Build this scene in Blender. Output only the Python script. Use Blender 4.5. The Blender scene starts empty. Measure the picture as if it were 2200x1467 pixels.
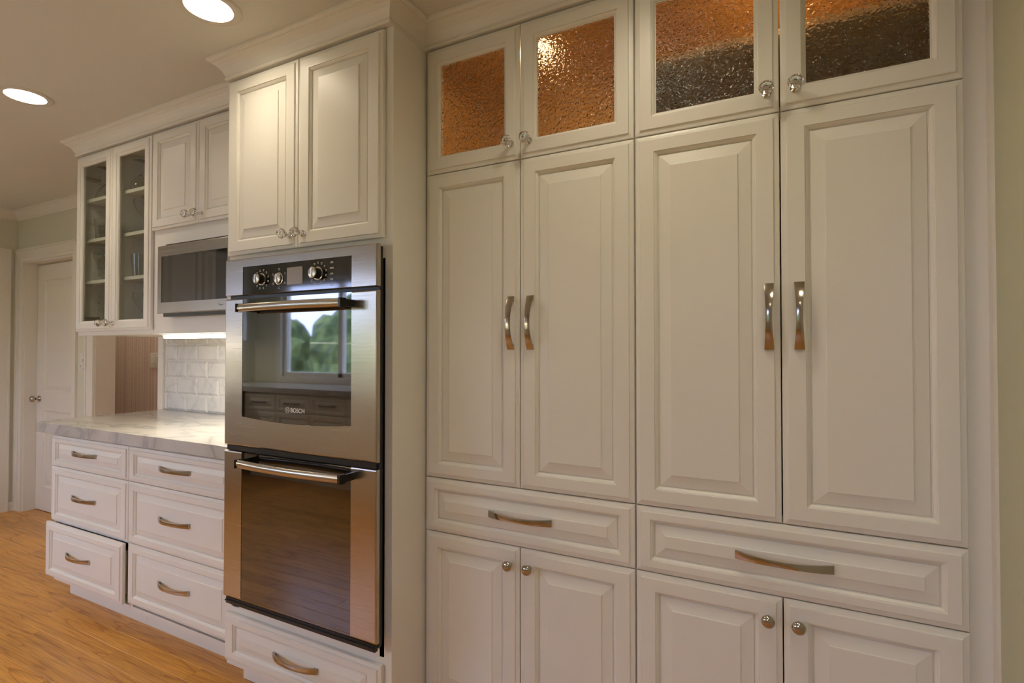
import bpy, bmesh, math, random
from mathutils import Vector, Matrix
random.seed(7)
sc = bpy.context.scene
COL = sc.collection
PI = math.pi

# ---------------------------------------------------------------- camera
cam_d = bpy.data.cameras.new('camera')
cam_d.sensor_width = 36.0
cam_d.lens = 1132.65 * 36.0 / 2200.0
cam_d.clip_start = 0.02
cam = bpy.data.objects.new('camera', cam_d)
COL.objects.link(cam)
cam.location = (1.08666, -1.52124, 1.33844)
cam.rotation_euler = (PI / 2 + 0.014174, 0, 0.473688)
sc.camera = cam

# ---------------------------------------------------------------- world, exposure
W = bpy.data.worlds.new('world')
sc.world = W
W.use_nodes = True
bgn = W.node_tree.nodes['Background']
bgn.inputs[0].default_value = (0.50, 0.57, 1.0, 1)
bgn.inputs[1].default_value = 19.0
CAN_EMIT = 132.0
CAN_COL = (1.0, 0.87, 0.66)
UCL_EMIT = 54.0
PUCK_EMIT = 170.0
vs = sc.view_settings
vs.view_transform = 'Standard'
vs.look = 'None'
vs.gamma = 1.0
vs.use_curve_mapping = False
vs.exposure = -0.42


# ---------------------------------------------------------------- materials
def srgb(r, g, b):
    f = lambda c: (c / 12.92 if c <= 0.04045 else ((c + 0.055) / 1.055) ** 2.4)
    return (f(r / 255), f(g / 255), f(b / 255), 1)


class NT:
    def __init__(s, name):
        s.m = bpy.data.materials.new(name)
        s.m.use_nodes = True
        s.t = s.m.node_tree
        s.b = s.t.nodes['Principled BSDF']
        s.out = s.t.nodes['Material Output']

    def n(s, typ, **kw):
        x = s.t.nodes.new(typ)
        for k, v in kw.items():
            if k.startswith('i_'):
                x.inputs[k[2:].replace('_', ' ')].default_value = v
            else:
                setattr(x, k, v)
        return x

    def l(s, a, b):
        s.t.links.new(a, b)

    def ramp(s, stops):
        r = s.n('ShaderNodeValToRGB')
        e = r.color_ramp.elements
        while len(e) < len(stops):
            e.new(0.5)
        for i, (p, c) in enumerate(stops):
            e[i].position = p
            e[i].color = c if len(c) == 4 else (*c, 1)
        return r

    def bump(s, height, strength, dist=0.002):
        b = s.n('ShaderNodeBump')
        b.inputs['Strength'].default_value = strength
        b.inputs['Distance'].default_value = dist
        s.l(height, b.inputs['Height'])
        s.l(b.outputs[0], s.b.inputs['Normal'])
        return b


def plain(name, col, rough=0.5, metal=0.0, spec=0.5, bump=None):
    k = NT(name)
    k.b.inputs['Base Color'].default_value = col
    k.b.inputs['Roughness'].default_value = rough
    k.b.inputs['Metallic'].default_value = metal
    k.b.inputs['Specular IOR Level'].default_value = spec
    if bump:
        tc = k.n('ShaderNodeTexCoord')
        nz = k.n('ShaderNodeTexNoise')
        nz.inputs['Scale'].default_value = bump[0]
        nz.inputs['Detail'].default_value = 3
        k.l(tc.outputs['Object'], nz.inputs['Vector'])
        k.bump(nz.outputs[0], bump[1], bump[2] if len(bump) > 2 else 0.002)
    return k.m


def emit(name, col, s):
    k = NT(name)
    k.b.inputs['Base Color'].default_value = (0.9, 0.9, 0.9, 1)
    k.b.inputs['Emission Color'].default_value = (*col, 1)
    k.b.inputs['Emission Strength'].default_value = s
    return k.m


M = {}
M['paint'] = plain('cabinet_paint', (0.80, 0.772, 0.70, 1), 0.36, bump=(9, 0.04, 0.004))
M['trim_paint'] = plain('trim_paint', (0.80, 0.76, 0.67, 1), 0.38)
M['cab_inside'] = plain('cabinet_inside', (0.74, 0.71, 0.64, 1), 0.5)
M['ceiling'] = plain('ceiling_paint', (0.72, 0.71, 0.645, 1), 0.85, bump=(180, 0.10, 0.001))
M['sage'] = plain('sage_wall_paint', (0.68, 0.67, 0.54, 1), 0.7, bump=(260, 0.35, 0.0015))
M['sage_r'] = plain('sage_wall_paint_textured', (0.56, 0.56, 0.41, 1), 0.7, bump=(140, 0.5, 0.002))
M['hall'] = plain('hall_paint', (0.62, 0.55, 0.46, 1), 0.7)
M['nickel'] = plain('brushed_nickel', (0.46, 0.42, 0.37, 1), 0.15, 1.0)
M['chrome'] = plain('chrome', (0.8, 0.8, 0.8, 1), 0.07, 1.0)
M['black'] = plain('black_enamel', (0.006, 0.006, 0.006, 1), 0.35)
M['black_rubber'] = plain('black_rubber', (0.01, 0.01, 0.01, 1), 0.6)
M['white_plastic'] = plain('white_plastic', (0.74, 0.71, 0.66, 1), 0.4)
M['white_print'] = plain('white_print', (0.72, 0.72, 0.70, 1), 0.5)
M['lcd'] = plain('display_film', (0.30, 0.24, 0.15, 1), 0.25)
M['dark_print'] = plain('dark_print', (0.05, 0.05, 0.05, 1), 0.4)
M['knob_silver'] = plain('knob_silver', (0.72, 0.69, 0.64, 1), 0.30, 1.0)


def beam_emit(name, col, s_, power):
    # diffusing lens that throws most of its light straight out
    k = NT(name)
    k.b.inputs['Base Color'].default_value = (0.9, 0.9, 0.9, 1)
    k.b.inputs['Emission Color'].default_value = (*col, 1)
    g = k.n('ShaderNodeNewGeometry')
    dt = k.n('ShaderNodeVectorMath', operation='DOT_PRODUCT')
    k.l(g.outputs['Incoming'], dt.inputs[0])
    k.l(g.outputs['Normal'], dt.inputs[1])
    ab = k.n('ShaderNodeMath', operation='ABSOLUTE')
    k.l(dt.outputs['Value'], ab.inputs[0])
    pw = k.n('ShaderNodeMath', operation='POWER')
    pw.inputs[1].default_value = power
    k.l(ab.outputs[0], pw.inputs[0])
    ml = k.n('ShaderNodeMath', operation='MULTIPLY')
    ml.inputs[1].default_value = s_
    k.l(pw.outputs[0], ml.inputs[0])
    k.l(ml.outputs[0], k.b.inputs['Emission Strength'])
    return k.m


M['can'] = beam_emit('recessed_lamp_lens', CAN_COL, CAN_EMIT, 1.8)
M['ucl'] = emit('under_cabinet_tube', (1.0, 0.90, 0.74), UCL_EMIT)
M['puck'] = emit('puck_lamp_lens', (1.0, 0.68, 0.36), PUCK_EMIT)
M['can_trim'] = plain('lamp_trim', (0.70, 0.66, 0.58, 1), 0.45)
M['grout'] = plain('grout', (0.80, 0.78, 0.73, 1), 0.9)
M['hinge'] = plain('hinge_steel', (0.25, 0.20, 0.15, 1), 0.35, 1.0)


def steel(name, base, rough, sx, sy, sz):
    k = NT(name)
    tc = k.n('ShaderNodeTexCoord')
    mp = k.n('ShaderNodeMapping')
    mp.inputs['Scale'].default_value = (sx, sy, sz)
    nz = k.n('ShaderNodeTexNoise')
    nz.inputs['Scale'].default_value = 1.0
    nz.inputs['Detail'].default_value = 4
    k.l(tc.outputs['Object'], mp.inputs[0])
    k.l(mp.outputs[0], nz.inputs['Vector'])
    r = k.ramp([(0.3, (rough * 0.8,) * 3), (0.7, (rough * 1.2,) * 3)])
    k.l(nz.outputs[0], r.inputs[0])
    k.l(r.outputs[0], k.b.inputs['Roughness'])
    k.b.inputs['Base Color'].default_value = base
    k.b.inputs['Metallic'].default_value = 1.0
    k.b.inputs['Anisotropic'].default_value = 0.5
    nz2 = k.n('ShaderNodeTexNoise')
    nz2.inputs['Scale'].default_value = 6.0
    nz2.inputs['Detail'].default_value = 0
    k.l(tc.outputs['Object'], nz2.inputs['Vector'])
    ad = k.n('ShaderNodeMath', operation='MULTIPLY_ADD')
    ad.inputs[1].default_value = 0.03
    k.l(nz.outputs[0], ad.inputs[0])
    k.l(nz2.outputs[0], ad.inputs[2])
    k.bump(ad.outputs[0], 0.16, 0.006)
    return k.m


M['steel'] = steel('brushed_stainless_steel', (0.48, 0.44, 0.39, 1), 0.24, 4, 4, 500)

# black mirror-like oven glass
k = NT('black_oven_glass')
k.b.inputs['Base Color'].default_value = (0.008, 0.007, 0.006, 1)
k.b.inputs['Roughness'].default_value = 0.03
k.b.inputs['IOR'].default_value = 2.3
M['oven_glass'] = k.m
k = NT('black_panel_glass')
k.b.inputs['Base Color'].default_value = (0.010, 0.009, 0.008, 1)
k.b.inputs['Roughness'].default_value = 0.06
k.b.inputs['IOR'].default_value = 1.8
M['panel_glass'] = k.m


def thin_glass(name, tint, ior=0.03):
    k = NT(name)
    k.t.nodes.remove(k.b)
    tr = k.n('ShaderNodeBsdfTransparent')
    tr.inputs[0].default_value = tint
    gl = k.n('ShaderNodeBsdfGlossy')
    gl.inputs['Roughness'].default_value = 0.01
    lw_ = k.n('ShaderNodeLayerWeight')
    lw_.inputs[0].default_value = 0.5
    pw_ = k.n('ShaderNodeMath', operation='POWER')
    pw_.inputs[1].default_value = 4.0
    k.l(lw_.outputs['Facing'], pw_.inputs[0])
    fr = k.n('ShaderNodeMath', operation='MULTIPLY_ADD')
    fr.inputs[1].default_value = 0.8
    fr.inputs[2].default_value = ior
    k.l(pw_.outputs[0], fr.inputs[0])
    mx = k.n('ShaderNodeMixShader')
    k.l(fr.outputs[0], mx.inputs[0])
    k.l(tr.outputs[0], mx.inputs[1])
    k.l(gl.outputs[0], mx.inputs[2])
    k.l(mx.outputs[0], k.out.inputs[0])
    return k.m


M['pane'] = thin_glass('clear_window_glass', (0.93, 0.95, 0.92, 1))

k = NT('crystal_glass')
k.b.inputs['Base Color'].default_value = (0.97, 0.98, 1.0, 1)
k.b.inputs['Transmission Weight'].default_value = 1.0
k.b.inputs['Roughness'].default_value = 0.0
k.b.inputs['IOR'].default_value = 1.6
M['crystal'] = k.m
k = NT('clear_drinking_glass')
k.b.inputs['Base Color'].default_value = (0.96, 0.98, 0.97, 1)
k.b.inputs['Transmission Weight'].default_value = 1.0
k.b.inputs['Roughness'].default_value = 0.0
k.b.inputs['IOR'].default_value = 1.5
M['cup'] = k.m

# rain textured pane of the pantry doors
k = NT('rippled_cabinet_glass')
k.b.inputs['Base Color'].default_value = (1.0, 0.93, 0.82, 1)
k.b.inputs['Transmission Weight'].default_value = 1.0
k.b.inputs['Roughness'].default_value = 0.06
k.b.inputs['IOR'].default_value = 1.5
tc = k.n('ShaderNodeTexCoord')
n1 = k.n('ShaderNodeTexNoise')
n1.inputs['Scale'].default_value = 110
n1.inputs['Detail'].default_value = 1.5
k.l(tc.outputs['Object'], n1.inputs['Vector'])
k.bump(n1.outputs[0], 1.0, 0.0065)
M['rain'] = k.m


def wood(name, c0, c1, c2, rough, along='x', scale=1.0, rand=0.0, coat=0.0):
    k = NT(name)
    tc = k.n('ShaderNodeTexCoord')
    oi = k.n('ShaderNodeObjectInfo')
    off = k.n('ShaderNodeVectorMath', operation='SCALE')
    off.inputs[0].default_value = (17.3, 9.1, 5.7)
    k.l(oi.outputs['Random'], off.inputs['Scale'])
    ad = k.n('ShaderNodeVectorMath', operation='ADD')
    k.l(tc.outputs['Object'], ad.inputs[0])
    k.l(off.outputs[0], ad.inputs[1])
    # large cathedral figure
    mp = k.n('ShaderNodeMapping')
    s1 = {'x': (0.8, 11, 11), 'z': (11, 11, 0.8)}[along]
    mp.inputs['Scale'].default_value = tuple(v * scale for v in s1)
    k.l(ad.outputs[0], mp.inputs[0])
    nz = k.n('ShaderNodeTexNoise')
    nz.inputs['Scale'].default_value = 1.0
    nz.inputs['Detail'].default_value = 2
    nz.inputs['Distortion'].default_value = 0.25
    k.l(mp.outputs[0], nz.inputs['Vector'])
    mul = k.n('ShaderNodeMath', operation='MULTIPLY')
    mul.inputs[1].default_value = 7.0
    k.l(nz.outputs[0], mul.inputs[0])
    fr = k.n('ShaderNodeMath', operation='FRACT')
    k.l(mul.outputs[0], fr.inputs[0])
    # fine pores
    mp2 = k.n('ShaderNodeMapping')
    s2 = {'x': (6, 240, 240), 'z': (240, 240, 6)}[along]
    mp2.inputs['Scale'].default_value = s2
    k.l(ad.outputs[0], mp2.inputs[0])
    nz2 = k.n('ShaderNodeTexNoise')
    nz2.inputs['Scale'].default_value = 1.0
    nz2.inputs['Detail'].default_value = 2
    k.l(mp2.outputs[0], nz2.inputs['Vector'])
    r1 = k.ramp([(0.0, c1), (0.55, c0), (0.86, c1), (1.0, c2)])
    k.l(fr.outputs[0], r1.inputs[0])
    r2 = k.ramp([(0.36, (0.55, 0.50, 0.45)), (0.56, (1, 1, 1))])
    k.l(nz2.outputs[0], r2.inputs[0])
    mx = k.n('ShaderNodeMix', data_type='RGBA', blend_type='MULTIPLY')
    mx.inputs[0].default_value = 0.6
    k.l(r1.outputs[0], mx.inputs[6])
    k.l(r2.outputs[0], mx.inputs[7])
    hs = k.n('ShaderNodeHueSaturation')
    k.l(mx.outputs[2], hs.inputs['Color'])
    mr = k.n('ShaderNodeMapRange')
    mr.inputs['To Min'].default_value = 1.0 - rand
    mr.inputs['To Max'].default_value = 1.0 + rand
    k.l(oi.outputs['Random'], mr.inputs['Value'])
    k.l(mr.outputs[0], hs.inputs['Value'])
    k.l(hs.outputs[0], k.b.inputs['Base Color'])
    k.b.inputs['Roughness'].default_value = rough
    k.b.inputs['Coat Weight'].default_value = coat
    k.b.inputs['Coat Roughness'].default_value = 0.12
    k.bump(nz2.outputs[0], 0.08, 0.001)
    return k.m


M['oak'] = wood('oak_floor', (0.74, 0.36, 0.075), (0.66, 0.305, 0.057), (0.44, 0.175, 0.028), 0.34, 'x', 1.0, 0.13, 0.10)
M['cab_wood'] = wood('warm_wood_lining', (0.62, 0.385, 0.11), (0.58, 0.355, 0.095), (0.50, 0.30, 0.08), 0.45, 'x', 0.35)


def marble(name, base, vein, scale, rough, rand=True, amount=1.0):
    k = NT(name)
    tc = k.n('ShaderNodeTexCoord')
    oi = k.n('ShaderNodeObjectInfo')
    off = k.n('ShaderNodeVectorMath', operation='SCALE')
    off.inputs[0].default_value = (13.1, 7.7, 21.9)
    k.l(oi.outputs['Random'], off.inputs['Scale'])
    ad = k.n('ShaderNodeVectorMath', operation='ADD')
    k.l(tc.outputs['Object'], ad.inputs[0])
    if rand:
        k.l(off.outputs[0], ad.inputs[1])
    mp = k.n('ShaderNodeMapping')
    mp.inputs['Rotation'].default_value = (0.3, 0.5, 0.6)
    mp.inputs['Scale'].default_value = (scale, scale * 2.2, scale)
    k.l(ad.outputs[0], mp.inputs[0])
    nz = k.n('ShaderNodeTexNoise')
    nz.inputs['Scale'].default_value = 1.0
    nz.inputs['Detail'].default_value = 6
    nz.inputs['Distortion'].default_value = 0.9
    k.l(mp.outputs[0], nz.inputs['Vector'])
    sub = k.n('ShaderNodeMath', operation='SUBTRACT')
    sub.inputs[1].default_value = 0.5
    k.l(nz.outputs[0], sub.inputs[0])
    ab = k.n('ShaderNodeMath', operation='ABSOLUTE')
    k.l(sub.outputs[0], ab.inputs[0])
    r = k.ramp([(0.0, vein), (0.022 * amount, tuple((a * 0.35 + b * 0.65) for a, b in zip(vein, base))), (0.09, base), (0.4, tuple(c * 0.93 for c in base))])
    k.l(ab.outputs[0], r.inputs[0])
    k.l(r.outputs[0], k.b.inputs['Base Color'])
    k.b.inputs['Roughness'].default_value = rough
    return k.m


M['maple'] = wood('pale_maple', (0.80, 0.64, 0.40), (0.78, 0.61, 0.37), (0.70, 0.53, 0.31), 0.45, 'x', 0.35)
M['marble'] = marble('quartzite_counter', (0.56, 0.54, 0.50), (0.38, 0.37, 0.36), 1.9, 0.07, False)
M['tile'] = marble('marble_tile', (0.74, 0.72, 0.68), (0.62, 0.61, 0.59), 4.0, 0.16)

k = NT('striped_wallpaper')
tc = k.n('ShaderNodeTexCoord')
sp = k.n('ShaderNodeSeparateXYZ')
k.l(tc.outputs['Object'], sp.inputs[0])
nz = k.n('ShaderNodeTexNoise', noise_dimensions='1D')
nz.inputs['Scale'].default_value = 34
nz.inputs['Detail'].default_value = 2
k.l(sp.outputs[0], nz.inputs['W'])
nz2 = k.n('ShaderNodeTexNoise')
nz2.inputs['Scale'].default_value = 60
k.l(tc.outputs['Object'], nz2.inputs['Vector'])
md = k.n('ShaderNodeMath', operation='MULTIPLY_ADD')
md.inputs[1].default_value = 0.28
k.l(nz2.outputs[0], md.inputs[0])
k.l(nz.outputs[0], md.inputs[2])
r = k.ramp([(0.45, (0.58, 0.42, 0.36)), (0.58, (0.68, 0.52, 0.45)), (0.66, (0.80, 0.66, 0.58)), (0.78, (0.62, 0.46, 0.40))])
k.l(md.outputs[0], r.inputs[0])
k.l(r.outputs[0], k.b.inputs['Base Color'])
k.b.inputs['Roughness'].default_value = 0.6
M['wallpaper'] = k.m

k = NT('garden_leaves')
tc = k.n('ShaderNodeTexCoord')
nz = k.n('ShaderNodeTexNoise')
nz.inputs['Scale'].default_value = 5
nz.inputs['Detail'].default_value = 5
k.l(tc.outputs['Object'], nz.inputs['Vector'])
r = k.ramp([(0.3, (0.02, 0.04, 0.01)), (0.5, (0.09, 0.14, 0.025)), (0.7, (0.24, 0.30, 0.08))])
k.l(nz.outputs[0], r.inputs[0])
k.l(r.outputs[0], k.b.inputs['Base Color'])
k.b.inputs['Roughness'].default_value = 0.7
M['leaves'] = k.m
M['soil'] = plain('garden_soil', (0.20, 0.22, 0.10, 1), 0.9)


# ---------------------------------------------------------------- mesh builder
class MB:
    def __init__(s):
        s.v = []
        s.f = []
        s.mi = []

    def add(s, verts, faces, m=0):
        o = len(s.v)
        s.v += [tuple(v) for v in verts]
        s.f += [tuple(i + o for i in f) for f in faces]
        s.mi += [m] * len(faces)
        return s

    def box(s, x0, x1, y0, y1, z0, z1, c=0.0, m=0):
        x0, x1 = min(x0, x1), max(x0, x1)
        y0, y1 = min(y0, y1), max(y0, y1)
        z0, z1 = min(z0, z1), max(z0, z1)
        if c <= 0:
            vs_ = [(x0, y0, z0), (x1, y0, z0), (x1, y1, z0), (x0, y1, z0), (x0, y0, z1), (x1, y0, z1), (x1, y1, z1), (x0, y1, z1)]
            return s.add(vs_, [(0, 3, 2, 1), (4, 5, 6, 7), (0, 1, 5, 4), (1, 2, 6, 5), (2, 3, 7, 6), (3, 0, 4, 7)], m)
        bm = bmesh.new()
        r = bmesh.ops.create_cube(bm, size=1)
        for v in bm.verts:
            v.co = Vector((x0 + (v.co.x + .5) * (x1 - x0), y0 + (v.co.y + .5) * (y1 - y0), z0 + (v.co.z + .5) * (z1 - z0)))
        bmesh.ops.bevel(bm, geom=list(bm.edges), offset=c, segments=2, affect='EDGES', profile=0.5)
        bm.verts.index_update()
        s.add([v.co[:] for v in bm.verts], [[v.index for v in f.verts] for f in bm.faces], m)
        bm.free()
        return s

    def loops(s, loops, cap0=False, cap1=False, closed=True, m=0):
        n = len(loops[0])
        o = len(s.v)
        for lp in loops:
            s.v += [tuple(p) for p in lp]
        fs = []
        for i in range(len(loops) - 1):
            for j in range(n if closed else n - 1):
                a = o + i * n + j
                b = o + i * n + (j + 1) % n
                fs.append((a, b, b + n, a + n))
        if cap0:
            fs.append(tuple(o + j for j in reversed(range(n))))
        if cap1:
            fs.append(tuple(o + (len(loops) - 1) * n + j for j in range(n)))
        s.f += fs
        s.mi += [m] * len(fs)
        return s

    def lathe(s, prof, n=24, center=(0, 0, 0), axis='z', m=0, oval=1.0):
        lps = []
        for r, h in prof:
            lp = []
            for i in range(n):
                a = 2 * PI * i / n
                p = (r * math.cos(a), r * math.sin(a) * oval, h)
                if axis == '-y':
                    p = (p[0], -p[2], p[1])
                elif axis == 'x':
                    p = (p[2], p[0], p[1])
                lp.append((p[0] + center[0], p[1] + center[1], p[2] + center[2]))
            lps.append(lp)
        return s.loops(lps, True, True, True, m)

    def tube(s, pts, r, n=10, m=0, caps=True):
        pts = [Vector(p) for p in pts]
        lps = []
        for i, p in enumerate(pts):
            t = (pts[min(i + 1, len(pts) - 1)] - pts[max(i - 1, 0)]).normalized()
            up = Vector((0, 0, 1)) if abs(t.z) < .9 else Vector((1, 0, 0))
            a = t.cross(up).normalized()
            b = a.cross(t).normalized()
            lps.append([p + r * (math.cos(2 * PI * k / n) * a + math.sin(2 * PI * k / n) * b) for k in range(n)])
        return s.loops(lps, caps, caps, True, m)

    def mesh(s, name, mats, smooth=False):
        me = bpy.data.meshes.new(name)
        me.from_pydata(s.v, [], s.f)
        for mt in (mats if isinstance(mats, (list, tuple)) else [mats]):
            me.materials.append(M[mt])
        me.polygons.foreach_set('material_index', s.mi)
        bm = bmesh.new()
        bm.from_mesh(me)
        bmesh.ops.recalc_face_normals(bm, faces=bm.faces)
        bm.to_mesh(me)
        bm.free()
        if smooth:
            me.shade_smooth() if hasattr(me, 'shade_smooth') else None
            if smooth is not True:
                try:
                    me.set_sharp_from_angle(angle=smooth)
                except Exception:
                    pass
        me.update()
        return me


def ob(name, me, parent=None, loc=(0, 0, 0), rz=0.0):
    o = bpy.data.objects.new(name, me)
    COL.objects.link(o)
    if parent:
        o.parent = parent
    o.location = loc
    if rz:
        o.rotation_euler = (0, 0, rz)
    return o


def tag(o, label, cat, group=None):
    o['label'] = label
    o['category'] = cat
    if group:
        o['group'] = group
    return o


def empty(name, loc=(0, 0, 0), rz=0.0):
    o = bpy.data.objects.new(name, None)
    o.empty_display_size = 0.1
    COL.objects.link(o)
    o.location = loc
    o.rotation_euler = (0, 0, rz)
    return o


def thing(name, label, cat, loc=(0, 0, 0), rz=0.0, group=None):
    return tag(empty(name, loc, rz), label, cat, group)


def struct(name, mb, mats, parent=None, smooth=False, loc=(0, 0, 0)):
    o = ob(name, mb.mesh(name, mats, smooth), parent, loc)
    o['kind'] = 'structure'
    return o


def part(name, mb, mats, parent, smooth=False, loc=(0, 0, 0)):
    return ob(name, mb.mesh(name, mats, smooth), parent, loc)


# ---------------------------------------------------------------- moulding sweep
def sweep(path, prof, i0, i1, side=1):
    """profile (out, z) carried along a polyline in plan with mitred corners; side=1: outward is to the right of travel"""
    n = len(path)
    nor = []
    for a, b in zip(path[:-1], path[1:]):
        d = Vector((b[0] - a[0], b[1] - a[1])).normalized()
        nor.append(Vector((d.y, -d.x)) * side)
    mit = []
    for i in range(n):
        if i == 0:
            mit.append(nor[0])
        elif i == n - 1:
            mit.append(nor[-1])
        else:
            s = nor[i - 1] + nor[i]
            mit.append(s / (1 + nor[i - 1].dot(nor[i])))
    mb = MB()
    lps = []
    for i in range(i0, i1 + 1):
        p = path[i]
        lps.append([(p[0] + mit[i].x * o, p[1] + mit[i].y * o, z) for o, z in prof])
    mb.loops(lps, True, True, True)
    return mb


# ================================================================ ROOM SHELL
CEIL = 2.485
XL, XR = -4.62, 1.507          # left and right wall faces
YF, YB = -3.2, 0.50            # wall behind the camera, tiled wall
YD = 0.52                      # wall with the white panel door
YH = 1.00                      # papered wall of the passage

fl = MB().box(XL - .15, XR + .15, YF - .15, YH + .1, -.06, -.016)
floor = struct('floor', fl, 'black')
# oak strips, one object each
pw = 0.083
row = 0
y = YF
plank_cache = {}
while y < YH + .02:
    x = XL - random.uniform(0.0, 1.2)
    while x < XR:
        L = random.choice([0.9, 1.15, 1.4, 1.7, 2.0])
        x0, x1 = max(x, XL), min(x + L, XR)
        if x1 - x0 > .02:
            key = round(x1 - x0, 3)
            if key not in plank_cache:
                g = .0006
                w_, l_ = pw - g, (x1 - x0) - g
                c = .0012
                top = [(c, c, .016), (l_ - c, c, .016), (l_ - c, w_ - c, .016), (c, w_ - c, .016)]
                mid = [(0, 0, .0148), (l_, 0, .0148), (l_, w_, .0148), (0, w_, .0148)]
                bot = [(0, 0, 0), (l_, 0, 0), (l_, w_, 0), (0, w_, 0)]
                plank_cache[key] = MB().loops([bot, mid, top], True, True).mesh('plank', 'oak')
            ob('plank', plank_cache[key], floor, (x0, y, -.016))
        x += L
    y += pw
    row += 1

struct('ceiling', MB().box(XL - .15, XR + .15, YF - .15, YH + .1, CEIL, CEIL + .08), 'ceiling')

# right wall
struct('wall_right', MB().box(XR, XR + .12, YF - .12, YB + .15, 0, CEIL), 'sage_r')
# wall behind the tall cabinets, carrying the tiles on its left part
wall_back = struct('wall_back', MB().box(-2.495, XR, YB, YB + .12, 0, CEIL), 'sage')
# far wall with the panel door and the passage opening
wf = MB()
wf.box(XL - .12, -4.50, YD, YD + .12, 0, CEIL)
wf.box(-4.50, -3.69, YD, YD + .12, 2.06, CEIL)
wf.box(-3.69, -3.384, YD, YD + .12, 0, CEIL)
wf.box(-3.384, -2.53, YD, YD + .12, 2.06, CEIL)
struct('wall_far', wf, 'sage')
# left wall (one doorway in it)
wl = MB()
wl.box(XL - .12, XL, YF - .12, -0.45, 0, CEIL)
wl.box(XL - .12, XL, -0.45, 0.395, 2.10, CEIL)
wl.box(XL - .12, XL, 0.395, YH + .1, 0, CEIL)
struct('wall_left', wl, 'sage')
# papered wall of the passage beyond the opening
struct('wall_passage', MB().box(XL, -1.6, YH, YH + .1, 0, CEIL), 'wallpaper')
struct('wall_passage_end', MB().box(-1.72, -1.6, YB + .12, YH, 0, CEIL), 'hall')
# jamb lining of the passage opening
jm = MB()
jm.box(-3.384, -3.372, YD - .002, YD + .125, 0, 2.06)
jm.box(-2.53, -2.495, YB, YB + .14, 0, 2.06)
jm.box(-3.372, -2.53, YD, YD + .12, 2.048, 2.06)
struct('trim_1', jm, 'hall')
# wall behind the camera with a wide window
WX0, WX1, WZ0, WZ1 = -4.15, -2.35, 1.02, 2.12
wb = MB()
wb.box(XL - .12, WX0, YF - .12, YF, 0, CEIL)
wb.box(WX0, WX1, YF - .12, YF, 0, WZ0)
wb.box(WX0, WX1, YF - .12, YF, WZ1, CEIL)
VX0, VX1 = .42, .97
wb.box(WX1, VX0, YF - .12, YF, 0, CEIL)
wb.box(VX0, VX1, YF - .12, YF, 0, WZ0)
wb.box(VX0, VX1, YF - .12, YF, WZ1, CEIL)
wb.box(VX1, XR + .12, YF - .12, YF, 0, CEIL)
struct('wall_front', wb, 'sage')


def build_window(name, x0, x1):
    win = empty(name, (x0, YF, WZ0))
    win['kind'] = 'structure'
    ww, wh = x1 - x0, WZ1 - WZ0
    m_ = MB()
    for a, b in ((0, .05), (ww - .05, ww), (ww / 2 - .03, ww / 2 + .03)):
        m_.box(a, b, -.09, -.03, 0, wh)
    m_.box(.05, ww - .05, -.09, -.03, 0, .05)
    m_.box(.05, ww - .05, -.09, -.03, wh - .05, wh)
    part('window_frame', m_, 'trim_paint', win)
    for a, b in ((.05, ww / 2 - .03), (ww / 2 + .03, ww - .05)):
        part('pane', MB().box(a, b, -.063, -.057, .05, wh - .05), 'pane', win)
    m_ = MB()
    m_.box(-.07, 0, 0, .018, -.07, wh + .07)
    m_.box(ww, ww + .07, 0, .018, -.07, wh + .07)
    m_.box(0, ww, 0, .018, wh, wh + .07)
    m_.box(0, ww, 0, .03, -.07, 0)
    part('window_casing', m_, 'trim_paint', win)


build_window('window_1', WX0, WX1)
build_window('window_2', VX0, VX1)

# cornice of the far corner
PROF_ROOM = [(-.0, 0), (.006, 0), (.010, .006), (.010, .014), (.018, .020), (.030, .034), (.044, .048), (.050, .056), (.058, .060), (.058, .075), (0, .075)]
pr = [(o, CEIL - .075 + z) for o, z in PROF_ROOM]
pth = [(XL, YF), (XL, YD), (-2.53, YD)]
struct('trim_2', sweep(pth, pr, 0, 1), 'trim_paint')
struct('trim_3', sweep(pth, pr, 1, 2), 'trim_paint')

# baseboards
bp_ = [(0, 0), (.014, 0), (.014, .075), (.010, .085), (.006, .092), (0, .095)]
struct('baseboard_left', sweep([(XL, -.53), (XL, -1.12)], [(-o, z) for o, z in bp_], 0, 1), 'trim_paint')
struct('baseboard_far', MB().box(XL, XL + .014, .47, YD, 0, .07), 'trim_paint')
struct('baseboard_right', MB().box(XR - .014, XR, YF, -.002, 0, .09), 'trim_paint')


# ---- white panel door in the far wall
def casing(mb, x0, x1, z1, w, y, side=-1):
    # flat casing with a stepped face, board to the left, right and head
    for (a, b, c, d) in ((x0 - w, x0, 0, z1 + w), (x1, x1 + w, 0, z1 + w), (x0, x1, z1, z1 + w)):
        mb.box(a, b, y - .016, y, c, d)
    t = .014
    mb.box(x0 - w, x0 - w + t, y - .022, y - .016, 0, z1 + w)
    mb.box(x1 + w - t, x1 + w, y - .022, y - .016, 0, z1 + w)
    mb.box(x0 - w + t, x1 + w - t, y - .022, y - .016, z1 + w - t, z1 + w)
    return mb


def ring(x0, x1, z0, z1, y):
    return [(x0, y, z0), (x1, y, z0), (x1, y, z1), (x0, y, z1)]


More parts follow.
